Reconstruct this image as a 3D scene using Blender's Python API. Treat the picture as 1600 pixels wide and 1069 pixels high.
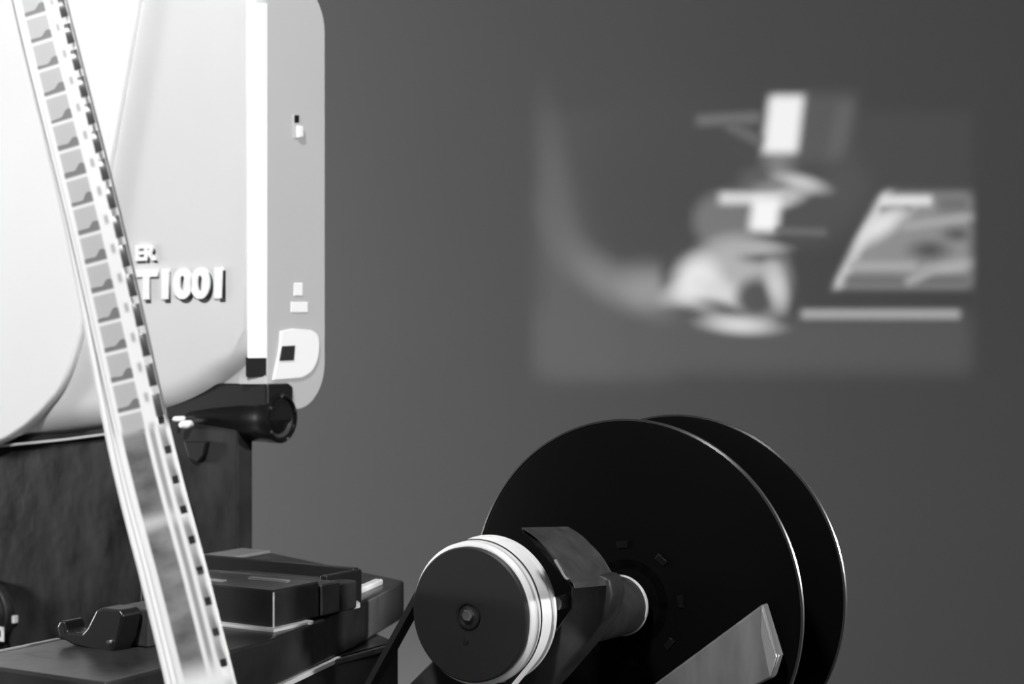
import bpy, math
from mathutils import Vector

# ------------------------------------------------------------------ scene, camera, light
scene = bpy.context.scene
COL = scene.collection
for o in list(bpy.data.objects):
    bpy.data.objects.remove(o)

F = 2600.0                      # focal length in pixels of the 1600 px wide frame
CAM_H = 0.88                    # camera height; table top at 0.75
WALL_Y = 1.30                   # front of the wall
cam_d = bpy.data.cameras.new('camera')
cam = bpy.data.objects.new('camera', cam_d)
COL.objects.link(cam)
cam.location = (0, 0, CAM_H)
cam.rotation_euler = (math.radians(90), 0, 0)
cam_d.sensor_width = 36.0
cam_d.lens = 36.0 * F / 1600.0
cam_d.clip_start = 0.005
cam_d.clip_end = 30
cam_d.dof.use_dof = True
cam_d.dof.focus_distance = 0.33
cam_d.dof.aperture_fstop = 40.0
scene.camera = cam

vs = scene.view_settings
vs.view_transform = 'Standard'
vs.look = 'None'
vs.gamma = 1.0
vs.exposure = 0.0
vs.use_curve_mapping = False

world = bpy.data.worlds.new('dim_room')
scene.world = world
world.use_nodes = True
world.node_tree.nodes['Background'].inputs[0].default_value = (0.5, 0.5, 0.5, 1)
world.node_tree.nodes['Background'].inputs[1].default_value = 0.135


def lamp(name, kind, loc, target, power, size=0.1, **kw):
    d = bpy.data.lights.new(name, kind)
    d.energy = power
    if kind == 'AREA':
        d.shape = 'DISK'
        d.size = size
    else:
        d.shadow_soft_size = size
    for k, v in kw.items():
        setattr(d, k, v)
    o = bpy.data.objects.new(name, d)
    COL.objects.link(o)
    o.location = loc
    o.rotation_euler = (Vector(target) - Vector(loc)).to_track_quat('-Z', 'Y').to_euler()
    return o


# key lamp hung above and left of the camera, a small lamp on the right, an added unseen spot for the reel rims, a lamp that washes the wall
lamp('key_lamp', 'SPOT', (-0.15, -0.05, CAM_H + 0.42), (-0.12, 0.38, CAM_H - 0.03), 19.0, 0.03,
     spot_size=math.radians(44), spot_blend=0.3)
lamp('side_lamp', 'SPOT', (0.55, 0.10, CAM_H + 0.12), (-0.02, 0.37, CAM_H - 0.02), 13.0, 0.02,
     spot_size=math.radians(36), spot_blend=0.4)
lamp('added_rim_lamp', 'SPOT', (0.50, 0.63, CAM_H + 0.02), (0.045, 0.345, CAM_H - 0.045), 45.0, 0.012,
     spot_size=math.radians(13), spot_blend=0.3)  # added spot, unseen, only puts bright lines on the reel edges
lamp('wall_lamp', 'POINT', (-1.45, 0.92, CAM_H + 0.0), (-0.05, WALL_Y, CAM_H), 60.0, 0.08)

# the picture thrown on the wall: an added unseen lamp behind the camera, with procedural slide
S_LOC = (0.10, -0.25, CAM_H + 0.42)
slide = lamp('picture_lamp', 'SPOT', S_LOC, (S_LOC[0], 5.0, S_LOC[2]), 1.0, 0.0,
             spot_size=math.radians(100), spot_blend=0.0)


def lin(v):
    v /= 255.0
    return v / 12.92 if v <= 0.04045 else ((v + 0.055) / 1.055) ** 2.4


def build_slide():
    d = slide.data
    d.use_nodes = True
    nt = d.node_tree
    N, L = nt.nodes, nt.links
    em = N['Emission']

    def math_n(op, a, b=None, c=None):
        n = N.new('ShaderNodeMath')
        n.operation = op
        for i, v in enumerate((a, b, c)):
            if v is None:
                continue
            if isinstance(v, (int, float)):
                n.inputs[i].default_value = v
            else:
                L.new(v, n.inputs[i])
        return n.outputs[0]

    tc = N.new('ShaderNodeTexCoord')
    sp = N.new('ShaderNodeSeparateXYZ')
    L.new(tc.outputs['Normal'], sp.inputs[0])
    zabs = math_n('ABSOLUTE', sp.outputs[2])
    tx = math_n('DIVIDE', sp.outputs[0], zabs)
    ty = math_n('DIVIDE', sp.outputs[1], zabs)
    dl = WALL_Y - S_LOC[1]
    k = F / WALL_Y
    # slide coordinates, one unit = one picture row/column
    X = math_n('MULTIPLY_ADD', tx, dl * k, 800 + S_LOC[0] * k)
    Y = math_n('MULTIPLY_ADD', ty, -dl * k, 534.5 - (S_LOC[2] - CAM_H) * k)
    cur = None
    base = lin(90)

    def mask(kind, cx, cy, hw, hh, rot=0, soft=10, shear=0):
        a = math.radians(rot)
        dx = math_n('SUBTRACT', X, cx)
        dy = math_n('SUBTRACT', Y, cy)
        if shear:
            dx = math_n('MULTIPLY_ADD', dy, -shear, dx)
        if rot:
            x2 = math_n('ADD', math_n('MULTIPLY', dx, math.cos(a)), math_n('MULTIPLY', dy, math.sin(a)))
            y2 = math_n('SUBTRACT', math_n('MULTIPLY', dy, math.cos(a)), math_n('MULTIPLY', dx, math.sin(a)))
            dx, dy = x2, y2
        if kind == 'e':
            r = math_n('SQRT', math_n('ADD', math_n('POWER', math_n('ABSOLUTE', math_n('DIVIDE', dx, hw)), 2.0),
                                      math_n('POWER', math_n('ABSOLUTE', math_n('DIVIDE', dy, hh)), 2.0)))
            s = soft / min(hw, hh)
            mr = N.new('ShaderNodeMapRange')
            mr.interpolation_type = 'SMOOTHSTEP'
            L.new(r, mr.inputs[0])
            mr.inputs[1].default_value = 1 + s
            mr.inputs[2].default_value = max(0.0, 1 - s)
            return mr.outputs[0]
        out = []
        for v, h in ((dx, hw), (dy, hh)):
            mr = N.new('ShaderNodeMapRange')
            mr.interpolation_type = 'SMOOTHSTEP'
            L.new(math_n('ABSOLUTE', v), mr.inputs[0])
            mr.inputs[1].default_value = h + soft
            mr.inputs[2].default_value = max(0.0, h - soft)
            out.append(mr.outputs[0])
        return math_n('MULTIPLY', out[0], out[1])

    def paint(grey, kind, cx, cy, hw, hh, rot=0, soft=10, shear=0, amt=1.0, clip=None):
        nonlocal cur
        v = max(0.0, lin(grey) - base) if grey > 90 else 0.0
        m = mask(kind, cx, cy, hw, hh, rot, soft * 1.6, shear)
        if clip:
            m = math_n('MULTIPLY', m, clip)
        if amt != 1.0:
            m = math_n('MULTIPLY', m, amt)
        if cur is None:
            cur = math_n('MULTIPLY', m, v)
            return
        mx = N.new('ShaderNodeMix')
        mx.data_type = 'FLOAT'
        L.new(m, mx.inputs[0])
        L.new(cur, mx.inputs[2])
        mx.inputs[3].default_value = v
        cur = mx.outputs[0]

    # faint frame of the picture, brighter along its left and lower side
    paint(94, 'b', 1182, 380, 336, 205, soft=12)
    paint(103, 'b', 1180, 535, 334, 45, soft=16)
    paint(104, 'b', 945, 440, 100, 148, soft=22)
    paint(106, 'b', 905, 530, 60, 52, soft=18)
    paint(91, 'e', 1035, 290, 132, 160, rot=0, soft=34)
    # curved swath at the left
    paint(108, 'e', 868, 310, 16, 80, rot=-6, soft=18)
    paint(112, 'e', 893, 385, 20, 50, rot=-30, soft=18)
    paint(122, 'e', 935, 428, 24, 50, rot=-52, soft=18)
    paint(142, 'e', 982, 450, 50, 22, rot=28, soft=18)
    paint(160, 'e', 1012, 440, 34, 30, rot=20, soft=16)
    # dark figure
    paint(90, 'e', 1010, 330, 88, 92, rot=0, soft=30, amt=.9)
    paint(90, 'b', 1290, 420, 70, 62, soft=24)
    # upright block and its dim flank
    paint(104, 'b', 1288, 200, 44, 54, soft=12, shear=-.12)
    paint(112, 'b', 1312, 205, 10, 45, soft=10, shear=-.2)
    paint(135, 'e', 1216, 258, 20, 30, soft=14)
    paint(242, 'b', 1224, 194, 27, 45, soft=8, shear=-.12)
    # streak on the left of it
    paint(120, 'b', 1138, 186, 50, 7, rot=-3, soft=7)
    paint(114, 'b', 1162, 208, 30, 6, rot=28, soft=7)
    # middle
    paint(106, 'e', 1180, 276, 20, 12, soft=8)
    paint(98, 'e', 1262, 340, 62, 42, soft=16)
    paint(100, 'e', 1320, 290, 34, 40, soft=18)
    paint(128, 'e', 1130, 345, 46, 44, soft=10)
    paint(120, 'e', 1195, 296, 36, 12, soft=8)
    paint(202, 'e', 1252, 286, 32, 11, rot=14, soft=7)
    paint(140, 'e', 1206, 293, 18, 7, soft=6)
    paint(215, 'b', 1178, 310, 54, 8, soft=7)
    paint(190, 'e', 1232, 308, 26, 12, rot=-20, soft=8)
    paint(246, 'b', 1195, 336, 22, 26, soft=8, shear=-.12)
    paint(116, 'b', 1252, 362, 40, 5, rot=2, soft=5)
    # pale round mass below
    paint(165, 'e', 1158, 440, 74, 72, soft=12)
    paint(180, 'e', 1140, 425, 56, 46, soft=16)
    paint(92, 'e', 1052, 405, 12, 34, rot=18, soft=8)
    paint(205, 'e', 1075, 455, 34, 16, rot=-18, soft=9)
    paint(232, 'e', 1090, 438, 32, 34, rot=20, soft=14)
    paint(215, 'e', 1125, 456, 34, 16, rot=20, soft=10)
    paint(112, 'e', 1140, 488, 34, 9, rot=22, soft=7)
    paint(112, 'e', 1195, 400, 30, 10, rot=-4, soft=6)
    paint(178, 'e', 1184, 388, 32, 8, soft=6)
    paint(100, 'e', 1182, 466, 30, 30, rot=25, soft=10)
    paint(205, 'e', 1213, 447, 13, 30, rot=-14, soft=8)
    paint(212, 'e', 1156, 508, 42, 11, rot=4, soft=8)
    # slanted panel at the right
    pane = math_n('MULTIPLY', mask('b', 1407, 376, 110, 74, soft=15), mask('b', 1536, 376, 200, 200, soft=12, shear=-.52))
    paint(150, 'b', 1407, 376, 150, 150, clip=pane)
    paint(200, 'b', 1346, 376, 9, 90, soft=6, shear=-.52, clip=pane)
    paint(226, 'b', 1416, 312, 40, 8, soft=6, clip=pane)
    paint(108, 'b', 1400, 328, 24, 4, rot=-4, soft=4, clip=pane)
    paint(228, 'e', 1376, 352, 42, 15, rot=-34, soft=9, clip=pane)
    paint(125, 'b', 1490, 318, 26, 14, soft=8, clip=pane)
    paint(170, 'b', 1470, 346, 60, 5, rot=-8, soft=6, clip=pane)
    paint(104, 'e', 1452, 391, 26, 13, soft=8, clip=pane)
    paint(110, 'e', 1496, 366, 18, 9, soft=7, clip=pane)
    paint(178, 'e', 1486, 418, 44, 8, rot=-10, soft=7, clip=pane)
    paint(172, 'b', 1380, 416, 52, 6, soft=6, clip=pane)
    paint(122, 'b', 1420, 440, 100, 9, soft=7, clip=pane)
    paint(170, 'b', 1436, 432, 24, 6, rot=-30, soft=6, clip=pane)
    # lower line
    paint(90, 'b', 1390, 468, 130, 10, soft=6)
    paint(168, 'b', 1376, 491, 124, 6, soft=6)

    # cos^4 and distance fall-off of a point source over the flat wall are evened out in the emission strength
    r2 = math_n('ADD', math_n('ADD', math_n('MULTIPLY', tx, tx), math_n('MULTIPLY', ty, ty)), 1.0)
    gain = math_n('POWER', r2, 2.0 * 0.75)
    res = math_n('MULTIPLY', cur, gain)
    L.new(res, em.inputs['Strength'])
    em.inputs['Color'].default_value = (1, 1, 1, 1)


PICTURE_POWER = 250.0
build_slide()
slide.data.energy = PICTURE_POWER


# ------------------------------------------------------------------ materials
def new_mat(name, grey, rough=0.5, metal=0.0, spec=0.5, noise=None, bump=None, coat=0.0):
    m = bpy.data.materials.new(name)
    m.use_nodes = True
    nt = m.node_tree
    p = nt.nodes['Principled BSDF']
    p.inputs['Base Color'].default_value = (grey, grey, grey, 1)
    p.inputs['Roughness'].default_value = rough
    p.inputs['Metallic'].default_value = metal
    p.inputs['Specular IOR Level'].default_value = spec
    p.inputs['Coat Weight'].default_value = coat
    tc = nt.nodes.new('ShaderNodeTexCoord')
    if noise:
        sc, amt, stretch = noise
        mp = nt.nodes.new('ShaderNodeMapping')
        mp.inputs['Scale'].default_value = stretch
        nz = nt.nodes.new('ShaderNodeTexNoise')
        nz.inputs['Scale'].default_value = sc
        nz.inputs['Detail'].default_value = 5
        mr = nt.nodes.new('ShaderNodeMapRange')
        mr.inputs[1].default_value = 0.3
        mr.inputs[2].default_value = 0.7
        mr.inputs[3].default_value = grey * (1 - amt)
        mr.inputs[4].default_value = grey * (1 + amt)
        nt.links.new(tc.outputs['Object'], mp.inputs[0])
        nt.links.new(mp.outputs[0], nz.inputs[0])
        nt.links.new(nz.outputs[0], mr.inputs[0])
        nt.links.new(mr.outputs[0], p.inputs['Base Color'])
    if bump:
        sc, st, dist = bump
        nz = nt.nodes.new('ShaderNodeTexNoise')
        nz.inputs['Scale'].default_value = sc
        nz.inputs['Detail'].default_value = 3
        b = nt.nodes.new('ShaderNodeBump')
        b.inputs['Strength'].default_value = st
        b.inputs['Distance'].default_value = dist
        nt.links.new(tc.outputs['Object'], nz.inputs[0])
        nt.links.new(nz.outputs[0], b.inputs['Height'])
        nt.links.new(b.outputs[0], p.inputs['Normal'])
    return m


M = {
    'white': new_mat('cream_enamel', 0.72, 0.45, noise=(30, .02, (1, 1, 1))),
    'bright': new_mat('white_enamel', 0.93, 0.30, noise=(25, .02, (1, 1, 1))),
    'grey_shell': new_mat('grey_enamel', 0.51, 0.45, noise=(30, .02, (1, 1, 1))),
    'letter': new_mat('raised_white_letter', 0.97, 0.35),
    'print_and_shade_black': new_mat('print_and_shade_black', 0.02, 0.5),
    'black': new_mat('black_plastic', 0.008, 0.38),
    'black_gloss': new_mat('black_gloss', 0.006, 0.22),
    'reel': new_mat('black_reel_plastic', 0.002, 0.4, spec=0.06),
    'reel_mark': new_mat('reel_mark', 0.004, 0.35, spec=.15),
    'reel_rim': new_mat('reel_rim', 0.02, 0.28, spec=.16),
    'pulley': new_mat('dark_pulley_face', 0.009, 0.5, noise=(60, .15, (1, 1, 1))),
    'mottled': new_mat('mottled_dark_metal', 0.022, 0.45, spec=.1, noise=(62, .95, (1.5, 1, .7)), bump=(80, .25, .002)),
    'deck': new_mat('dark_deck_metal', 0.020, 0.30, spec=.35, noise=(60, .6, (1, 1, 1)), bump=(130, .2, .001)),
    'arm': new_mat('dark_grey_casting', 0.02, 0.45, spec=.3, noise=(200, .35, (1, 1, 1)), bump=(500, .2, .0006)),
    'guard': new_mat('grey_sheet_metal', 0.035, 0.5, spec=.3, noise=(260, .3, (1, 1, 1)), bump=(600, .2, .0005)),
    'chrome': new_mat('chrome', 0.9, 0.18, metal=1.0),
    'rim': new_mat('polished_rim', 0.88, 0.35, metal=0.3),
    'belt_out': new_mat('pale_belt_face', 0.95, 0.5),
    'belt_in': new_mat('black_belt_rubber', 0.008, 0.6),
    'plate': new_mat('pale_grey_plate', 0.12, 0.5, noise=(110, .35, (1.6, 1, .4))),
    'edge': new_mat('pale_edge', 0.6, 0.35),
    'dull': new_mat('dull_metal_and_glint', 0.22, 0.35),
    'wall': new_mat('grey_wall_paint', 0.40, 0.9, spec=0.1, noise=(3, .04, (1, 1, 1)), bump=(260, .08, .001)),
    'floor': new_mat('dark_floor', 0.10, 0.6, noise=(8, .2, (1, 1, 1))),
    'table': new_mat('dark_table_wood', 0.05, 0.5, noise=(14, .35, (1, 8, 8))),
}

# ------------------------------------------------------------------ geometry helpers
TH = math.radians(31.0)
CT, ST = math.cos(TH), math.sin(TH)
# machine axes seen from the camera foot: u = along the machine, w = along its spindles, z = up (mm from the lens)


def ray(px, py):
    return ((px - 800) / F, 1.0, -(py - 534.5) / F)


def pw(px, py, w):
    x, y, z = ray(px, py)
    t = w / (x * ST + y * CT)
    return (t * (x * CT - y * ST), t * z)


def pu(px, py, u):
    x, y, z = ray(px, py)
    t = u / (x * CT - y * ST)
    return (t * (x * ST + y * CT), t * z)


def ph(px, py, zz):
    x, y, z = ray(px, py)
    t = zz / z
    return (t * (x * CT - y * ST), t * (x * ST + y * CT))


class Root:
    def __init__(self, name, u, w, z):
        self.o = bpy.data.objects.new(name, None)
        self.o.empty_display_size = 0.02
        COL.objects.link(self.o)
        self.off = (u, w, z)
        self.o.location = ((u * CT + w * ST) / 1000, (-u * ST + w * CT) / 1000, CAM_H + z / 1000)
        self.o.rotation_euler = (0, 0, -TH)


def tag(o, label, cat=None, group=None, kind=None):
    if label:
        o['label'] = label
    if cat:
        o['category'] = cat
    if group:
        o['group'] = group
    if kind:
        o['kind'] = kind


class MB:
    def __init__(self):
        self.v, self.f, self.mi = [], [], []

    def add(self, verts, faces, mi=0):
        b = len(self.v)
        self.v += verts
        for f in faces:
            self.f.append([b + i for i in f])
            self.mi.append(mi)
        return self

    def prism(self, axis, prof, a, b):
        def mk(p, s):
            return {'w': (p[0], s, p[1]), 'u': (s, p[0], p[1]), 'z': (p[0], p[1], s)}[axis]
        n = len(prof)
        vs_ = [mk(p, a) for p in prof] + [mk(p, b) for p in prof]
        fs = [list(range(n - 1, -1, -1)), list(range(n, 2 * n))]
        for i in range(n):
            j = (i + 1) % n
            fs.append([i, j, n + j, n + i])
        return self.add(vs_, fs)

    def box(self, u0, u1, w0, w1, z0, z1):
        return self.prism('z', [(u0, w0), (u1, w0), (u1, w1), (u0, w1)], z0, z1)

    def lathe(self, axis, ca, cb, prof, n=64, closed=False):
        """prof: list of (radius, position along the axis)"""
        vs_ = []
        for r, s in prof:
            for k in range(n):
                t = 2 * math.pi * k / n
                a, b = ca + r * math.cos(t), cb + r * math.sin(t)
                vs_.append({'w': (a, s, b), 'u': (s, a, b), 'z': (a, b, s)}[axis])
        fs = []
        m = len(prof)
        rng = range(m) if closed else range(m - 1)
        for i in rng:
            i2 = (i + 1) % m
            for k in range(n):
                k2 = (k + 1) % n
                fs.append([i * n + k, i * n + k2, i2 * n + k2, i2 * n + k])
        if not closed:
            if prof[0][0] > 1e-6:
                fs.append([k for k in range(n)][::-1])
            if prof[-1][0] > 1e-6:
                fs.append([(m - 1) * n + k for k in range(n)])
        return self.add(vs_, fs)

    def build(self, name, mats, root, parent=None, bevel=0, seg=2, angle=35, label=None):
        off = root.off
        me = bpy.data.meshes.new(name)
        me.from_pydata([((x - off[0]) / 1000, (y - off[1]) / 1000, (z - off[2]) / 1000) for x, y, z in self.v], [], self.f)
        import bmesh
        bm = bmesh.new()
        bm.from_mesh(me)
        bmesh.ops.remove_doubles(bm, verts=bm.verts, dist=1e-7)
        bmesh.ops.recalc_face_normals(bm, faces=bm.faces)
        bm.to_mesh(me)
        bm.free()
        if not isinstance(mats, (list, tuple)):
            mats = [mats]
        for m in mats:
            me.materials.append(M[m] if isinstance(m, str) else m)
        if len(mats) > 1:
            for p, i in zip(me.polygons, self.mi):
                p.material_index = i
        me.polygons.foreach_set('use_smooth', [True] * len(me.polygons))
        me.set_sharp_from_angle(angle=math.radians(angle))
        o = bpy.data.objects.new(name, me)
        COL.objects.link(o)
        o.parent = parent if parent else root.o
        if bevel:
            b = o.modifiers.new('bevel', 'BEVEL')
            b.width = bevel / 1000
            b.segments = seg
            b.limit_method = 'ANGLE'
            b.angle_limit = math.radians(40)
            b.harden_normals = True
        if label:
            o['label'] = label
        return o


def arc(cx, cy, r, a0, a1, n=8):
    return [(cx + r * math.cos(math.radians(a0 + (a1 - a0) * i / n)),
             cy + r * math.sin(math.radians(a0 + (a1 - a0) * i / n))) for i in range(n + 1)]


# ------------------------------------------------------------------ the setting
def world_box(name, x0, x1, y0, y1, z0, z1, mat):
    me = bpy.data.meshes.new(name)
    v = [(x, y, z) for z in (z0, z1) for y in (y0, y1) for x in (x0, x1)]
    me.from_pydata(v, [], [(0, 2, 3, 1), (4, 5, 7, 6), (0, 1, 5, 4), (2, 6, 7, 3), (0, 4, 6, 2), (1, 3, 7, 5)])
    me.materials.append(M[mat])
    o = bpy.data.objects.new(name, me)
    COL.objects.link(o)
    return o


wl = world_box('wall_back', -3, 3, WALL_Y, WALL_Y + 0.12, 0, 2.6, 'wall')
tag(wl, 'plain grey wall that carries the projected picture', kind='structure')
fl = world_box('floor', -3, 3, -2, WALL_Y, -0.05, 0, 'floor')
tag(fl, 'dark floor below the table', kind='structure')

tb = bpy.data.objects.new('table', None)
COL.objects.link(tb)
tb.location = (-0.05, 0.2, 0)
tag(tb, 'dark wooden table that carries the film projector', 'table')


def tpart(name, x0, x1, y0, y1, z0, z1):
    o = world_box(name, x0 + .05, x1 + .05, y0 - .2, y1 - .2, z0, z1, 'table')
    o.parent = tb
    b = o.modifiers.new('bevel', 'BEVEL')
    b.width = .003
    b.segments = 2


tpart('table_top', -0.60, 0.45, -0.15, 0.56, 0.72, 0.75)
for lx in (-0.57, 0.38):
    for ly in (-0.12, 0.49):
        tpart('leg', lx, lx + .04, ly, ly + .04, 0, 0.72)

# ------------------------------------------------------------------ the projector
PR = Root('film_projector', -300, 280, -130)
tag(PR.o, 'white film projector with dark base, black lens and grooved pulley on an arm', 'projector')

W0 = 347.0
UP = pw(388, 300, W0)[0]                   # right edge of the front cover
CH = 3.5                                   # chamfer at the corner
UE = UP + CH                               # plane of the end face


def pillow(outline, rad, w_front, depth, name, mat, parent=None, nseg=7, label=None):
    """slab with its front edge rounded, outline counter-clockwise in (u,z), rad = radius per vertex"""
    n = len(outline)
    nrm = []
    for i in range(n):
        p0, p1, p2 = outline[i - 1], outline[i], outline[(i + 1) % n]
        d1 = Vector((p1[0] - p0[0], p1[1] - p0[1])).normalized()
        d2 = Vector((p2[0] - p1[0], p2[1] - p1[1])).normalized()
        n1, n2 = Vector((-d1.y, d1.x)), Vector((-d2.y, d2.x))
        b = (n1 + n2).normalized()
        nrm.append(b / max(.5, b.dot(n1)))
    mb = MB()
    loops = [[(p[0], w_front + depth, p[1]) for p in outline]]
    for k in range(nseg + 1):
        t = math.pi / 2 * k / nseg
        loops.append([(p[0] + nv.x * r * (1 - math.cos(t)), w_front + min(r, depth) * (1 - math.sin(t)), p[1] + nv.y * r * (1 - math.cos(t)))
                      for p, nv, r in zip(outline, nrm, rad)])
    vs_ = [v for lp in loops for v in lp]
    fs = []
    for k in range(len(loops) - 1):
        for i in range(n):
            j = (i + 1) % n
            fs.append([k * n + i, k * n + j, (k + 1) * n + j, (k + 1) * n + i])
    fs.append([(len(loops) - 1) * n + i for i in range(n)])
    fs.append([i for i in range(n)][::-1])
    mb.add(vs_, fs)
    return mb.build(name, mat, PR, parent=parent, angle=50, label=label)


# front cover: big rounded lower corner, lower edge falling to the left
def spline(pts, n=6):
    out = []
    P_ = [pts[0]] + list(pts) + [pts[-1]]
    for i in range(1, len(P_) - 2):
        p0, p1, p2, p3 = (Vector(p) for p in P_[i - 1:i + 3])
        for k in range(n):
            t = k / n
            out.append(tuple(.5 * ((2 * p1) + (p2 - p0) * t + (2 * p0 - 5 * p1 + 4 * p2 - p3) * t * t + (3 * p1 - p0 - 3 * p2 + p3) * t ** 3)))
    out.append(tuple(pts[-1]))
    return out


low = [pw(x, y, W0) for x, y in spline([(-330, 702), (0, 690), (100, 680), (190, 668), (262, 650), (318, 625), (356, 595), (378, 560), (387, 515)])]
right = [pw(388, 440, W0), pw(388, 300, W0), pw(388, 100, W0), pw(388, 2, W0)]
top = [(UP - 1.0, right[-1][1] + 5), (UP - 4, right[-1][1] + 8), (UP - 60, right[-1][1] + 10), (low[0][0], right[-1][1] + 10)]
outline = low + right + top
rad = []
for i, p in enumerate(outline):
    if i < len(low):
        f = i / (len(low) - 1)
        rad.append(9.0 if f < .72 else 9.0 - 7.5 * (f - .72) / .28)
    else:
        rad.append(1.2)
rad[0] = rad[-1] = 1.2
cover = pillow(outline, rad, W0, 14.0, 'front_cover', 'white')

# raised bright plate on the left of the cover with slanted edge and round lower corner
WP = W0 - 2.6
pl = [pw(x, y, WP) for x, y in ([(-330, 720)] + spline([(-60, 712), (0, 690), (45, 660), (85, 618), (108, 575), (124, 520)]))]
pl += [pw(x, y, WP) for x, y in ((146, 390), (170, 240), (192, 115), (212, 0), (219, -40))]
pl += [pw(-330, -40, WP)]
side_plate = pillow(pl, [0.3] + [1.0] * (len(pl) - 2) + [0.3], WP, 4.0, 'side_plate', 'bright')

# end housing (seen on its end face)
wf0 = W0 + CH
wf1 = pu(508, 300, UE)[0]
zt = pu(500, -22, UE)[1]
zb = pu(470, 640, UE)[1]
RC = 13.0
prof = [(wf0, zb), (wf1 - RC, zb)] + arc(wf1 - RC, zb + RC, RC, -90, 0, 10)[1:] + arc(wf1 - RC, zt - RC, RC, 0, 90, 10) + [(wf0, zt)]
housing = MB().prism('u', prof, low[0][0], UE).build('end_housing', 'grey_shell', PR, bevel=0.3, seg=3)

# bright chamfer strip between cover and end face
z0s, z1s = pw(400, 560, W0 + 2)[1], pw(400, 6, W0 + 2)[1]
strip_prof = [(UP - .2, W0 - .3), (UE + .02, W0 + CH - .1), (UE - .5, W0 + CH + 1), (UP - .2, W0 + CH + 1)]
MB().prism('z', strip_prof, z0s, z1s).build('corner_strip', 'bright', PR, bevel=.25)
# dark notch below it and a pale ledge
zn = pw(400, 586, W0 + 2)[1]
MB().prism('z', [(UP - .7, W0 - .25), (UE - .2, W0 + CH - .1), (UE - .2, W0 + CH + 3), (UP - .7, W0 + CH + 3)], zn - .5, z0s + .3).build('notch', 'black', PR)
zl = pw(400, 601, W0 + 2)[1]
MB().prism('z', [(UP - 3.2, W0 - .2), (UE - .2, W0 + CH - .3), (UE - .2, W0 + CH + 3), (UP - 3.2, W0 + CH + 3)], zl, zn).build('ledge', 'grey_shell', PR, bevel=.3)


# small things on the end face
def end_plate(name, pts, th, mat, bevel=.2, parent=None, label=None):
    return MB().prism('u', [pu(x, y, UE) for x, y in pts], UE - .2, UE + th).build(name, mat, PR, bevel=bevel, parent=parent, label=label)


slot = end_plate('switch_slot', [(458, 216), (468, 216), (469, 180), (457, 180)], .25, 'grey_shell', .1)
end_plate('switch_gap', [(459, 192), (466, 192), (466, 180), (459, 180)], .35, 'black', .05, slot)
end_plate('switch_knob', [(462, 216), (470, 214), (470, 197), (462, 197)], 1.0, 'bright', .3, slot)
end_plate('white_mark', [(459, 462), (472, 462), (472, 442), (459, 442)], .25, 'letter', .08)
end_plate('white_mark', [(454, 488), (480, 488), (480, 472), (454, 472)], .25, 'letter', .08)
badge_pts = [(425, 594), (470, 590)] + spline([(470, 590), (485, 580), (494, 562), (497, 540), (494, 523), (484, 516)], 4)[1:] + [(455, 514), (437, 518), (436, 540), (432, 562)]
badge = end_plate('corner_badge', badge_pts, .5, 'letter', .15, label='white rounded badge on the end face')
end_plate('badge_window', [(434, 564), (456, 563), (458, 540), (438, 541)], .75, 'print_and_shade_black', .05, badge)


# lettering on the cover
def text_part(name, body, x0, x1, y0, y1, w, depth, mat, thick, parent):
    cu = bpy.data.curves.new(name, 'FONT')
    cu.body = body
    cu.offset = thick
    cu.extrude = 0.05
    cu.space_character = 1.0
    tmp = bpy.data.objects.new(name, cu)
    COL.objects.link(tmp)
    bpy.context.view_layer.update()
    me = bpy.data.meshes.new_from_object(tmp)
    bpy.data.objects.remove(tmp)
    xs = [v.co.x for v in me.vertices]
    ys = [v.co.y for v in me.vertices]
    a, b = min(xs), max(xs)
    c, d = min(ys), max(ys)
    (ua, za), (ub, zb_) = pw(x0, y1, w), pw(x1, y0, w)
    for v in me.vertices:
        fu = (v.co.x - a) / (b - a)
        fz = (v.co.y - c) / (d - c)
        ww = w + (depth if v.co.z < 0 else 0)
        u = ua + (ub - ua) * fu
        z = za + (zb_ - za) * fz
        v.co = ((u - PR.off[0]) / 1000, (ww - PR.off[1]) / 1000, (z - PR.off[2]) / 1000)
    me.materials.clear()
    me.materials.append(M[mat])
    o = bpy.data.objects.new(name, me)
    COL.objects.link(o)
    o.parent = parent
    return o


WL = W0 - 0.7
text_part('small_lettering_shadow', 'ER', 215, 247, 386, 412, W0 - .15, .3, 'print_and_shade_black', .02, cover)  # dark offset copy imitates the shadow of the raised letters
text_part('small_lettering', 'ER', 211, 243, 382, 408, WL, .6, 'letter', .05, cover)
text_part('large_lettering_shadow', 'T1001', 215, 352, 422, 475, W0 - .15, .3, 'print_and_shade_black', .02, cover)  # same painted shadow for the large letters
text_part('large_lettering', 'T1001', 210, 346, 417, 469, WL, .6, 'letter', .055, cover)

# lens under the body
lu0 = pw(262, 650, W0 + 4)[0]
lu1 = pw(420, 650, W0 + 4)[0]
lz = pw(400, 652, W0 + 10)[1]
zt_l = pw(400, 600, W0 + 1.2)[1]
zb_l = pw(400, 688, W0 + 3)[1]
lens_block = MB().prism('u', [(W0 + 2.6, lz - 1), (W0 + 14, lz - 1), (W0 + 14, zt_l - 1), (W0 + 12, zt_l), (W0 + 2.6, zt_l)], lu0, lu1 + .6).build('lens_block', 'black', PR, bevel=.7, seg=3)
lr = 6.8
lens = MB().lathe('u', W0 + 8.2, lz, [(5.2, lu0 + 2), (5.8, lu0 + 10), (6.6, lu1 - 9), (6.6, lu1 - 3), (lr, lu1 - 2.5), (lr, lu1 + .9), (lr - .5, lu1 + 1.4), (lr - 1.2, lu1 + 1.4), (lr - 1.6, lu1 - .4), (0, lu1 - .4)], 48).build('lens_barrel', 'black_gloss', PR)
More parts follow.
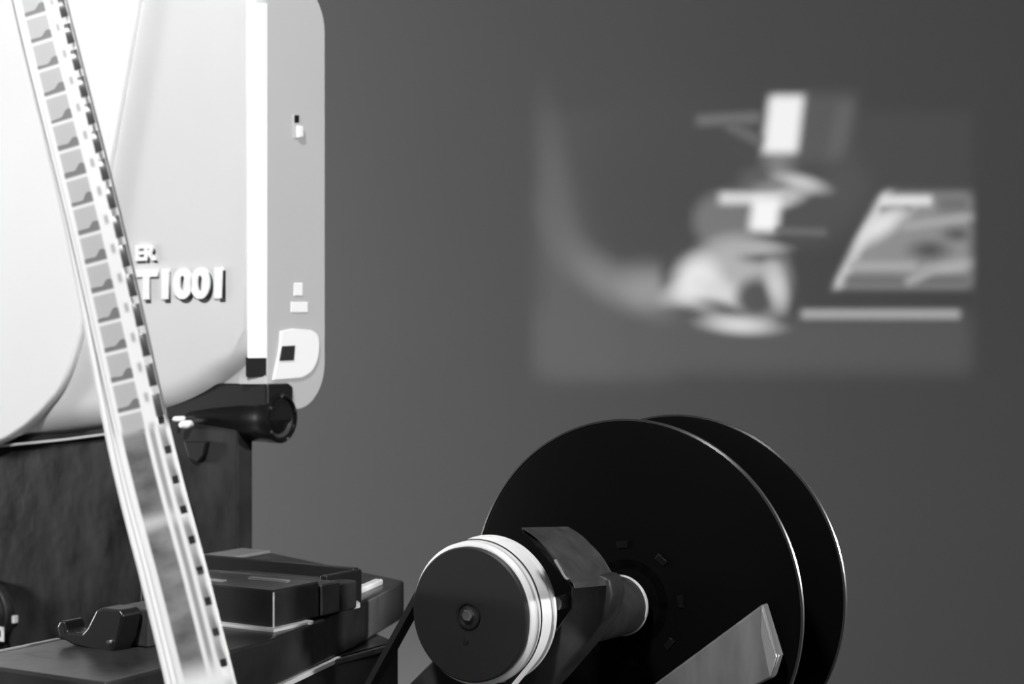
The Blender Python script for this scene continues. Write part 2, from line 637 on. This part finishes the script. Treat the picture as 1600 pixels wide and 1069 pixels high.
MB().lathe('u', W0 + 8.2, lz, [(4.3, lu1 - .2), (4.8, lu1 + .5), (5.3, lu1 + .6), (5.3, lu1 - .2)], 40, closed=True).build('lens_ring', 'guard', PR, parent=lens)
MB().lathe('u', W0 + 8.2, lz, [(4.3, lu1 - .3), (3, lu1 + .3), (0, lu1 + .6)], 40).build('lens_glass', 'black_gloss', PR, parent=lens)
for a in (20, 95, 150, 215, 290):
    MB().lathe('u', W0 + 8.2 + 6.0 * math.cos(math.radians(a)), lz + 6.0 * math.sin(math.radians(a)), [(.45, lu1 + 1.2), (.45, lu1 + 1.7), (.2, lu1 + 1.9), (0, lu1 + 1.9)], 12).build('lens_screw', 'chrome', PR, parent=lens)
for x, y, r in ((273, 655, .75), (284, 664, 1.15)):
    cu_, cz_ = pw(x, y, W0 - 1)
    MB().lathe('w', cu_, cz_, [(0, W0 - 1.6), (r * .7, W0 - 1.4), (r, W0 - .7), (r, W0 + 4)], 16).build('set_screw', 'letter', PR)

# dark mottled base panel and its trim line
WB = W0 + 2.5
ub1 = pw(371, 760, WB)[0]
base_prof = [pw(-330, 700, WB), (pw(-330, 700, WB)[0], -130), (ub1, -130), (ub1, pw(371, 668, WB)[1]), pw(250, 655, WB), pw(100, 678, WB)]
base = MB().prism('w', base_prof, WB, WB + 6.5).build('base_panel', 'mottled', PR, bevel=.6)
tr = [(-330, 706), (0, 696), (100, 686), (200, 673)]
trim_prof = [pw(x, y - 1, W0 + .5) for x, y in tr] + [pw(x, y + 3, W0 + .5) for x, y in reversed(tr)]
MB().prism('w', trim_prof, W0 + .5, W0 + 3.5).build('base_trim', 'edge', PR, bevel=.15)
# small black block under the lens
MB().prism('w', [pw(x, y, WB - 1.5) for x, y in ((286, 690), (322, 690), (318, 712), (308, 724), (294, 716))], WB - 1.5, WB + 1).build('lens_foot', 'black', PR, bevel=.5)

# round dial at the left of the base
du, dz = pw(-26, 960, WB - 3)
dial = MB().lathe('w', du, dz, [(0, WB - 4.5), (7.4, WB - 4.5), (8.0, WB - 4.1), (8.5, WB - 3), (9.6, WB - 2.6), (10.1, WB - 1.8), (10.1, WB + .5)], 64).build('dial', 'arm', PR)
MB().lathe('w', du, dz, [(9.2, WB - 2.9), (9.6, WB - 3.1), (9.9, WB - 2.7), (9.6, WB - 2.3)], 64, closed=True).build('dial_ring', 'guard', PR, parent=dial)
mk = MB()
for a, b, c, d in ((-8, 6, 980, 984), (-8, 6, 997, 1001), (-8, -4, 980, 1001), (2, 6, 980, 1001)):
    p, q = pw(a, d, WB - 4.6), pw(b, c, WB - 4.6)
    mk.prism('w', [p, (q[0], p[1]), q, (p[0], q[1])], WB - 4.75, WB - 4.4)
mk.build('dial_mark', 'letter', PR, parent=dial)
cu_, cz_ = pw(22, 968, WB - 1)
MB().box(cu_ - .5, cu_ + .5, WB - 1.5, WB + .5, cz_ - 1.1, cz_ + 1.1).build('index_mark', 'letter', PR, bevel=.1)

# deck in front of the base
HD = -56.0
deck_poly = [(-235, 200), (-198, 200), (-200, 246), (-210, 284), (-223, 322), (-290, WB), (-293, WB), (-292, 331), (-275, 300), (-246, 262), (-229, 241), (-229, 226), (-235, 225)]
deck = MB().prism('z', deck_poly, HD - 9, HD).build('deck', 'deck', PR, bevel=.7, seg=3)
MB().prism('z', [(-235, 200.5), (-234, 200.5), (-234, 224.6), (-235, 224.6)], HD - .3, HD + .25).build('ledge_pale_line', 'dull', PR, bevel=.1)  # thin pale line along the left side of the ledge
# pale edging under the right side of the deck
MB().prism('z', [(-197.2, 200), (-199.2, 246), (-207, 276), (-209, 276), (-201, 246), (-199, 200)], HD - 9.9, HD - 8.9).build('deck_edging', 'edge', PR, bevel=.15)
chassis_poly = [(-233, 203), (-201, 203), (-206, 250), (-206.5, 296), (-240, 318), (-289, WB - .5), (-289, 332), (-272, 300), (-243, 263), (-228, 243)]
MB().prism('z', chassis_poly, -130, HD - 9).build('chassis', 'deck', PR, bevel=.6)
MB().prism('z', [(-206.2, 270), (-206.2, 296), (-208, 297), (-208, 270)], HD - 10.2, HD - 9).build('chassis_edge_glint', 'guard', PR, bevel=.2)  # paler strip paints the highlight along the chassis edge

# low boxes and rim on the deck
MB().box(-242, -204.6, 251.3, 263, HD - .1, HD + .55).build('box_plate', 'edge', PR, bevel=.15)
MB().box(-241, -206, 253, 267.5, HD + .5, -48.2).build('low_box', 'deck', PR, bevel=.5, seg=3)
MB().box(-240.5, -206, 268.2, 274.5, HD + .5, -49).build('low_box', 'guard', PR, bevel=.5)
MB().box(-240, -208, 276.5, 283, HD, -50).build('low_box', 'deck', PR, bevel=.5)
MB().prism('w', [(-262, HD), (-213, HD), (-213, -48.6), (-262, -48.6)], 288.5, 290.5).build('deck_rim', 'black', PR, bevel=.3)
MB().box(-214, -212.2, 278, 290.5, HD, -48.9).build('deck_fin', 'black', PR, bevel=.3)
MB().box(-291, -281, 327, 344, HD, -55.0).build('deck_step', 'dull', PR, bevel=.4)
p0, p1 = ph(556, 918, -54.5), ph(592, 903, -54.5)
d_ = Vector((p1[0] - p0[0], p1[1] - p0[1])).normalized()
n_ = Vector((-d_.y, d_.x)) * 1.1
MB().prism('z', [(p0[0] + n_.x, p0[1] + n_.y), (p0[0] - n_.x, p0[1] - n_.y), (p1[0] - n_.x, p1[1] - n_.y), (p1[0] + n_.x, p1[1] + n_.y)], HD - .1, HD + 1.3).build('deck_lever', 'edge', PR, bevel=.4)
MB().box(-206.2, -205.85, 252.85, 253.2, HD + .5, -48.6).build('box_corner_glint', 'edge', PR, bevel=.15)  # pale strip stands in for the highlight on the box corner
MB().box(-236, -222, 256, 258, -48.4, -47.9).build('box_streak', 'dull', PR, bevel=.15)  # this and the next pale bar imitate highlights on the box top
MB().box(-220, -210, 262, 263.2, -48.4, -47.7).build('box_streak', 'dull', PR, bevel=.15)
cu_, cw_ = ph(548, 941, -55)
MB().lathe('z', cu_, cw_, [(2.0, HD - .1), (2.0, HD + .8), (1.5, HD + 1.2), (0, HD + 1.3)], 20).build('deck_button', 'edge', PR)
cu_, cw_ = ph(478, 970, -55.5)
MB().lathe('z', cu_, cw_, [(1.5, HD - .1), (1.5, HD + .4), (0, HD + .7)], 20).build('deck_button', 'edge', PR)

# black catch on the front ledge
WC = 221.0
cl_pts = [(88, 980), (93, 970), (100, 971), (104, 987), (128, 990), (136, 981), (150, 953), (160, 950), (186, 953), (192, 962), (184, 1000), (174, 1021), (150, 1018), (112, 1008), (92, 996)]
MB().prism('w', [pw(x, y, WC) for x, y in cl_pts], WC, WC + 5).build('catch', 'black', PR, bevel=.5)
cu_, cz_ = pw(171, 1004, WC - .3)
MB().lathe('w', cu_, cz_, [(0, WC - .7), (.4, WC - .6), (.5, WC + .2)], 12).build('catch_rivet', 'chrome', PR)
q0, q1 = pw(188, 1012, 228), pw(240, 951, 228)
MB().box(q0[0], q1[0], 226.5, 236, HD, q1[1]).build('catch_block', 'guard', PR, bevel=.4)

# arm that carries pulley and take-up reel
RU, RZ = -155.0, -53.4
RU = 23.76 * CT - 340.35 * ST
RW = 23.76 * ST + 340.35 * CT
head_px = [(893, 912), (912, 908), (938, 897), (952, 903), (958, 930), (950, 965), (925, 1000), (870, 1064), (760, 1175), (585, 1128), (640, 1069), (700, 1008), (868, 985), (893, 950)]
MB().prism('w', [pw(x, y, 281) for x, y in head_px], 280.5, 286.5).build('reel_arm', 'arm', PR, bevel=.8, seg=3)
stub = MB().lathe('w', RU, RZ, [(5.2, 283), (5.6, 288), (6.0, 300.2)], 48).build('spindle_boss', 'arm', PR)
MB().lathe('w', RU, RZ, [(5.6, 300.0), (6.15, 300.0), (6.15, 300.9), (5.6, 300.9)], 48, closed=True).build('boss_ring', 'edge', PR, parent=stub)
MB().lathe('w', RU, RZ, [(2.4, 300), (2.4, 334), (1.6, 336)], 24).build('spindle', 'chrome', PR)

# grooved pulley
PU_, PZ = pw(732, 961, 269.5)
face = MB().lathe('w', PU_, PZ, [(0, 269.6), (12.7, 269.5), (13.0, 269.8), (13.0, 271.5)], 96).build('pulley_face', 'pulley', PR)
prof = [(12.6, 270.6), (13.3, 270.7), (13.9, 271.4), (13.9, 272.1), (12.6, 272.15), (12.6, 272.75), (14.0, 272.8), (14.0, 273.1), (13.0, 273.2), (13.0, 276.9), (14.0, 276.95), (14.0, 277.2), (12.6, 277.25), (12.6, 277.9), (14.3, 277.95), (14.5, 278.3), (14.3, 278.7), (13.6, 279.0), (13.6, 279.2)]
MB().lathe('w', PU_, PZ, prof, 96).build('pulley_rim', 'rim', PR)
MB().lathe('w', PU_, PZ, [(2.5, 269.55), (2.7, 269.2), (2.2, 269.2), (2.0, 269.55)], 32, closed=True).build('pulley_collar', 'black', PR, parent=face)
MB().lathe('w', PU_, PZ, [(0, 268.5), (.9, 268.5), (1.2, 268.8), (1.2, 269.6)], 6).build('pulley_screw', 'chrome', PR, parent=face)
cu_, cz_ = pw(727, 1003, 269.5)
MB().lathe('w', cu_, cz_, [(0, 269.35), (.6, 269.35), (.7, 269.6)], 16).build('pulley_pin', 'black', PR, parent=face)
cu_, cz_ = pw(878, 941, 282)
MB().lathe('w', cu_, cz_, [(1.3, 279.6), (1.3, 288.5), (1.0, 289)], 20).build('arm_pin', 'dull', PR)
MB().lathe('w', PU_, PZ, [(2.4, 278), (2.4, 281)], 24).build('pulley_axle', 'chrome', PR)

# belt: loop round the pulley and a small drive pulley on the chassis
DU, DZ, DR = -209.5, -103.0, 8.0
dv = Vector((DU - PU_, DZ - PZ))
dist = dv.length
dv.normalize()
angd = math.degrees(math.atan2(dv.y, dv.x))


def belt_path(rp, rd):
    beta = math.degrees(math.acos((rp - rd) / dist))
    pts = arc(PU_, PZ, rp, angd + beta, angd + 360 - beta, 48)
    pts += arc(DU, DZ, rd, angd - beta, angd + beta, 20)
    return pts


inn, out = belt_path(13.02, DR + .02), belt_path(14.2, DR + 1.2)
mb = MB()
n = len(inn)
wa, wb_ = 273.3, 276.8
vs_ = [(p[0], wa, p[1]) for p in inn] + [(p[0], wa, p[1]) for p in out] + [(p[0], wb_, p[1]) for p in out] + [(p[0], wb_, p[1]) for p in inn]
mb.v = vs_
for i in range(n):
    j = (i + 1) % n
    for a, b, mi in ((0, 1, 0), (1, 2, 1), (2, 3, 0), (3, 0, 0)):
        mb.f.append([a * n + i, a * n + j, b * n + j, b * n + i])
        mb.mi.append(mi)
mb.build('drive_belt', ['belt_in', 'belt_out'], PR, label='black belt with pale outer face')
MB().lathe('w', DU, DZ, [(2, 270), (DR + 1, 271), (DR + 1, 273), (DR, 273.4), (DR, 276.8), (DR + 1, 277.2), (DR + 1, 279), (2, 279.5)], 40).build('drive_pulley', 'black', PR)

# bent guard plate above the boss
gp = [pw(x, y, 268) for x, y in spline([(814, 824), (838, 840), (858, 862), (874, 888), (884, 904), (896, 911)], 4)]
go = []
for i, p in enumerate(gp):
    a, b = gp[max(0, i - 1)], gp[min(len(gp) - 1, i + 1)]
    t = Vector((b[0] - a[0], b[1] - a[1])).normalized()
    go.append((p[0] - t.y * 1.1 * -1 * -1, p[1] + t.x * 1.1 * -1))
mbg = MB().prism('w', gp + go[::-1], 268, 286)
mbg.v = [(a, b, c - (b - 268) / 18 * 1.5) for a, b, c in mbg.v]      # the plate drops a little towards the reel
mbg.build('bent_guard', 'guard', PR, bevel=.25)
gl = gp[len(gp) // 2:-3]
gl2 = [(p[0] + .3, p[1] + .2) for p in gl]
MB().prism('w', gl + gl2[::-1], 267.6, 268.4).build('guard_glint', 'dull', PR, bevel=.05)  # pale sliver imitates the specular line along the bend

# pale slanted bar in front of the reel
WQ = 298.5
bar_px = [(1191, 944), (1216, 1026), (1205, 1060), (1168, 1078)]
bar = [pw(x, y, WQ) for x, y in bar_px]
t0, t1 = pw(1191, 944, WQ), pw(1022, 1069, WQ)
dd = Vector((t1[0] - t0[0], t1[1] - t0[1])).normalized()
LQ = 98
barp = bar + [(bar[-1][0] + dd.x * (LQ - 12), bar[-1][1] + dd.y * (LQ - 12)), (t0[0] + dd.x * LQ, t0[1] + dd.y * LQ)]
barp = [p for p in barp]
MB().prism('w', barp, WQ, WQ + 3).build('slanted_bar', 'plate', PR, bevel=.5, label='pale grey bar with a slanted end')
eb = [pw(x, y, WQ) for x, y in ((1191, 947), (1214, 1026), (1204, 1058), (1200, 1040), (1190, 990))]
MB().prism('w', eb, WQ - .5, WQ + .2).build('bar_lit_end', 'dull', PR, bevel=.15)  # paler sliver puts the lit edge of the bar into colour

# ------------------------------------------------------------------ take-up reel
RR = Root('take_up_reel', RU, RW + 12, RZ)
tag(RR.o, 'black take-up reel with two wide flanges on the arm behind the pulley', 'film reel')
RD = 24.0
R = 37.5


def flange(w, sgn, name):
    prof = [(7.0, w), (R - 1.0, w), (R, w + .3), (R, w + 1.1), (R - .7, w + 1.4), (7.0, w + 1.4)]
    o = MB().lathe('w', RU, RZ, prof, 128, closed=True).build(name, 'reel', RR)
    MB().lathe('w', RU, RZ, [(R - .25, w + .1), (R + .15, w + .35), (R + .15, w + 1.05), (R - .25, w + 1.3)], 128, closed=True).build('rim', 'reel_rim', RR, parent=o)
    return o


f1 = flange(RW, 1, 'flange')
for k in range(8):
    a = math.radians(45 * k + 6)
    mbk = MB()
    pts = []
    for da, rr in ((-6, 11.3), (6, 11.3), (6, 12.7), (-6, 12.7)):
        pts.append((RU + rr * math.cos(a + math.radians(da)), RZ + rr * math.sin(a + math.radians(da))))
    mbk.prism('w', pts, RW - .25, RW + .5).build('raised_mark', 'reel_mark', RR, parent=f1, bevel=.1)
flange(RW + RD, -1, 'flange')
MB().lathe('w', RU, RZ, [(2.6, RW), (9, RW), (9, RW + RD + 1.4), (2.6, RW + RD + 1.4)], 48, closed=True).build('hub', 'reel', RR)

# ------------------------------------------------------------------ film strips
def film_material(name, plain):
    m = bpy.data.materials.new(name)
    m.use_nodes = True
    nt = m.node_tree
    N, L = nt.nodes, nt.links
    p = N['Principled BSDF']
    p.inputs['Roughness'].default_value = 0.3
    p.inputs['Specular IOR Level'].default_value = 0.6
    uv = N.new('ShaderNodeUVMap')
    sp = N.new('ShaderNodeSeparateXYZ')
    L.new(uv.outputs[0], sp.inputs[0])
    U, V = sp.outputs[0], sp.outputs[1]

    def mt(op, a, b=None, c=None):
        n = N.new('ShaderNodeMath')
        n.operation = op
        for i, v in enumerate((a, b, c)):
            if v is None:
                continue
            if isinstance(v, (int, float)):
                n.inputs[i].default_value = v
            else:
                L.new(v, n.inputs[i])
        return n.outputs[0]

    def band(x, lo, hi, s):
        def sm(a, b):
            r = N.new('ShaderNodeMapRange')
            r.interpolation_type = 'SMOOTHSTEP'
            L.new(x, r.inputs[0])
            r.inputs[1].default_value = a
            r.inputs[2].default_value = b
            return r.outputs[0]
        return mt('MULTIPLY', sm(lo - s, lo + s), sm(hi + s, hi - s))

    cur = None

    def lay(mask, val):
        nonlocal cur
        mx = N.new('ShaderNodeMix')
        mx.data_type = 'FLOAT'
        L.new(mask, mx.inputs[0])
        if isinstance(cur, float):
            mx.inputs[2].default_value = cur
        else:
            L.new(cur, mx.inputs[2])
        mx.inputs[3].default_value = val
        cur = mx.outputs[0]

    cur = 0.84
    if plain:
        lay(band(U, .10, .125, .012), .45)
        lay(band(U, .20, .225, .012), .55)
    else:
        fr = mt('FRACT', V)
        nz = N.new('ShaderNodeTexNoise')
        nz.inputs['Scale'].default_value = 1.3
        nz.inputs['Detail'].default_value = 3
        L.new(uv.outputs[0], nz.inputs[0])
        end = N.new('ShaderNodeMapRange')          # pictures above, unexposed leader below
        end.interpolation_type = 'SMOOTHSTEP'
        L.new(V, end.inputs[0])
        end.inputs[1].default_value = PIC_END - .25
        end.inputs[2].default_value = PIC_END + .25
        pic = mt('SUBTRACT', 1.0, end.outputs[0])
        col = band(U, .17, .57, .02)
        # frame body
        lay(mt('MULTIPLY', mt('MULTIPLY', col, pic), band(fr, .06, .97, .05)), .52)
        # dark skyline at the foot of every frame, climbing to the right
        h = mt('MULTIPLY_ADD', band(U, .43, .60, .07), -.2, .80)
        h = mt('ADD', h, mt('MULTIPLY_ADD', nz.outputs[0], .3, -.15))
        sky = mt('MULTIPLY', mt('GREATER_THAN', fr, h), band(fr, .4, .94, .03))
        lay(mt('MULTIPLY', mt('MULTIPLY', mt('MULTIPLY', col, pic), sky), .85), .17)
        # small marks of the sound stripe
        lay(mt('MULTIPLY', mt('MULTIPLY', band(U, .68, .75, .03), band(fr, .52, .82, .08)), pic), .45)
        # shade of the film edge painted between perforations, upper part only
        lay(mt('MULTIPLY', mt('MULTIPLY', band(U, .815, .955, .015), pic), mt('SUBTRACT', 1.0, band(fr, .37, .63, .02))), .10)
        # leader: grey band with blotches
        g = N.new('ShaderNodeMapRange')
        L.new(nz.outputs[0], g.inputs[0])
        g.inputs[1].default_value = .3
        g.inputs[2].default_value = .7
        g.inputs[3].default_value = .12
        g.inputs[4].default_value = .34
        mx = N.new('ShaderNodeMix')
        mx.data_type = 'FLOAT'
        lead = mt('MULTIPLY', end.outputs[0], mt('MULTIPLY', band(V, PIC_END - 5, GLARE_START, .5), mt('SUBTRACT', 1.0, mt('MULTIPLY', band(V, SPLICE - .2, SPLICE + .2, .25), .6))))  # grey bands stop early, the white foot of the film imitates glare
        L.new(mt('MULTIPLY', band(U, .14, .55, .02), lead), mx.inputs[0])
        L.new(cur, mx.inputs[2])
        L.new(g.outputs[0], mx.inputs[3])
        cur = mx.outputs[0]
        lay(mt('MULTIPLY', band(U, .63, .72, .02), lead), .42)
        lay(mt('MULTIPLY', band(U, .80, .92, .02), lead), .42)
        # edges
        lay(mt('MULTIPLY', band(U, .965, 1.1, .01), pic), .12)
        lay(mt('MULTIPLY', band(U, -.1, .02, .008), pic), .28)
        lay(mt('MULTIPLY', band(U, .075, .09, .01), pic), .55)
    c = N.new('ShaderNodeCombineColor')
    for i in range(3):
        L.new(cur, c.inputs[i])
    L.new(c.outputs[0], p.inputs['Base Color'])
    tr_ = N.new('ShaderNodeBsdfTransparent')
    L.new(c.outputs[0], tr_.inputs[0])
    tl = N.new('ShaderNodeBsdfTranslucent')
    L.new(c.outputs[0], tl.inputs[0])
    m1 = N.new('ShaderNodeMixShader')
    m1.inputs[0].default_value = 0.15
    L.new(p.outputs[0], m1.inputs[1])
    L.new(tl.outputs[0], m1.inputs[2])
    m2 = N.new('ShaderNodeMixShader')
    m2.inputs[0].default_value = 0.22
    L.new(m1.outputs[0], m2.inputs[1])
    L.new(tr_.outputs[0], m2.inputs[2])
    L.new(m2.outputs[0], N['Material Output'].inputs[0])
    return m


PIC_END = 20.0


FILM = bpy.data.objects.new('film_strip', None)
COL.objects.link(FILM)
FILM.location = (0, .22, CAM_H - .13)
tag(FILM, 'perforated film strip with tiny picture frames hanging in front of the projector', 'film')


def film(name, label, path, width, mat, holes=True):
    """path: list of (x,y,z) mm from the lens; strip runs down; width direction is level and faces the camera"""
    pts = [Vector(p) for p in path]
    # resample by arc length
    seg = [0.0]
    for a, b in zip(pts, pts[1:]):
        seg.append(seg[-1] + (b - a).length)
    pitch = 4.42
    rows_f = (0.0, 0.37, 0.63)
    total = seg[-1]
    rows = []
    k = 0
    while True:
        s = (k // 3 + rows_f[k % 3]) * pitch
        if s > total:
            break
        rows.append((s, k % 3))
        k += 1

    def at(s):
        for i in range(len(seg) - 1):
            if s <= seg[i + 1]:
                t = (s - seg[i]) / (seg[i + 1] - seg[i])
                return pts[i].lerp(pts[i + 1], t), (pts[i + 1] - pts[i]).normalized()
        return pts[-1], (pts[-1] - pts[-2]).normalized()
    cols = (0.0, .06, .3, .6, .79, .815, .935, .965, 1.0)
    base_p = pts[-1]
    me = bpy.data.meshes.new(name)
    V, Fc, UVs = [], [], []
    for s, _ in rows:
        p, t = at(s)
        t2 = (at(min(total, s + 3))[0] - at(max(0, s - 3))[0]).normalized()
        side = t2.cross(Vector((0, 1, 0)))
        if side.length < .1:
            side = Vector((1, 0, 0))
        side.normalize()
        if side.x < 0:
            side = -side
        for c in cols:
            q = p + side * ((c - .5) * width)
            V.append((q - base_p) / 1000)
            UVs.append((c, s / pitch))
    nc = len(cols)
    for r in range(len(rows) - 1):
        for c in range(nc - 1):
            if holes and rows[r][1] == 1 and c == 5:
                continue
            Fc.append((r * nc + c, (r + 1) * nc + c, (r + 1) * nc + c + 1, r * nc + c + 1))
    me.from_pydata(V, [], Fc)
    lay = me.uv_layers.new(name='UVMap')
    for lp in me.loops:
        lay.data[lp.index].uv = UVs[lp.vertex_index]
    me.polygons.foreach_set('use_smooth', [True] * len(me.polygons))
    me.materials.append(mat)
    o = bpy.data.objects.new(name, me)
    COL.objects.link(o)
    o.location = (base_p.x / 1000, base_p.y / 1000, CAM_H + base_p.z / 1000)
    sm = o.modifiers.new('thickness', 'SOLIDIFY')
    sm.thickness = .00012
    o.location = Vector(o.location) - FILM.location
    o.parent = FILM
    tag(o, label)
    return o


def cp(px, py, y):
    return ((px - 800) / F * y, y, -(py - 534.5) / F * y)


# centre line of the front strip
line = [(61.5, 0, 248), (148.5, 350, 240), (227.5, 700, 236), (280, 900, 234), (322.5, 1069, 233), (336, 1120, 233)]
ctrl = [cp(*p) for p in line]
d0 = Vector(ctrl[0]) - Vector(ctrl[1])
d0.normalize()
topp = [tuple(Vector(ctrl[0]) + d0 * 60 + Vector((0, 12, 0))), tuple(Vector(ctrl[0]) + d0 * 30 + Vector((0, 3, 0)))]
last = Vector(ctrl[-1])
bot = [tuple(last + Vector((5, -2, -22))), tuple(last + Vector((7, -4, -50))), (last.x + 8, last.y - 8, -122), (last.x + 9, last.y - 16, -129.2), (last.x + 10, last.y - 60, -129.8)]
path = spline(topp + ctrl + bot, 10)
# where the pictures stop: row 655 of the photo
marks = []
for row in (652, 800, 1030):
    acc, prev = 0.0, None
    for p in path:
        if prev is not None:
            acc += (Vector(p) - Vector(prev)).length
        prev = p
        if 534.5 - p[2] / p[1] * F >= row:
            marks.append(acc / 4.42)
            break
PIC_END, SPLICE, GLARE_START = marks
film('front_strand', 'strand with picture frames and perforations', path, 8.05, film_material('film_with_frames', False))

line2 = [(60, 0, 252), (142, 350, 246), (212, 700, 243), (262, 900, 240), (303, 1069, 238), (312, 1120, 238)]
ctrl2 = [cp(*p) for p in line2]
d0 = (Vector(ctrl2[0]) - Vector(ctrl2[1])).normalized()
topp = [tuple(Vector(ctrl2[0]) + d0 * 60 + Vector((0, 14, 0))), tuple(Vector(ctrl2[0]) + d0 * 30 + Vector((0, 4, 0)))]
last = Vector(ctrl2[-1])
bot = [tuple(last + Vector((4, 0, -22))), tuple(last + Vector((5, 0, -50))), (last.x + 5, last.y - 6, -122), (last.x + 5, last.y - 12, -129.4), (last.x + 5, last.y - 50, -129.95)]
path2 = spline(topp + ctrl2 + bot, 10)
film('rear_strand', 'white strand showing behind the left edge', path2, 8.05, film_material('plain_film', True))
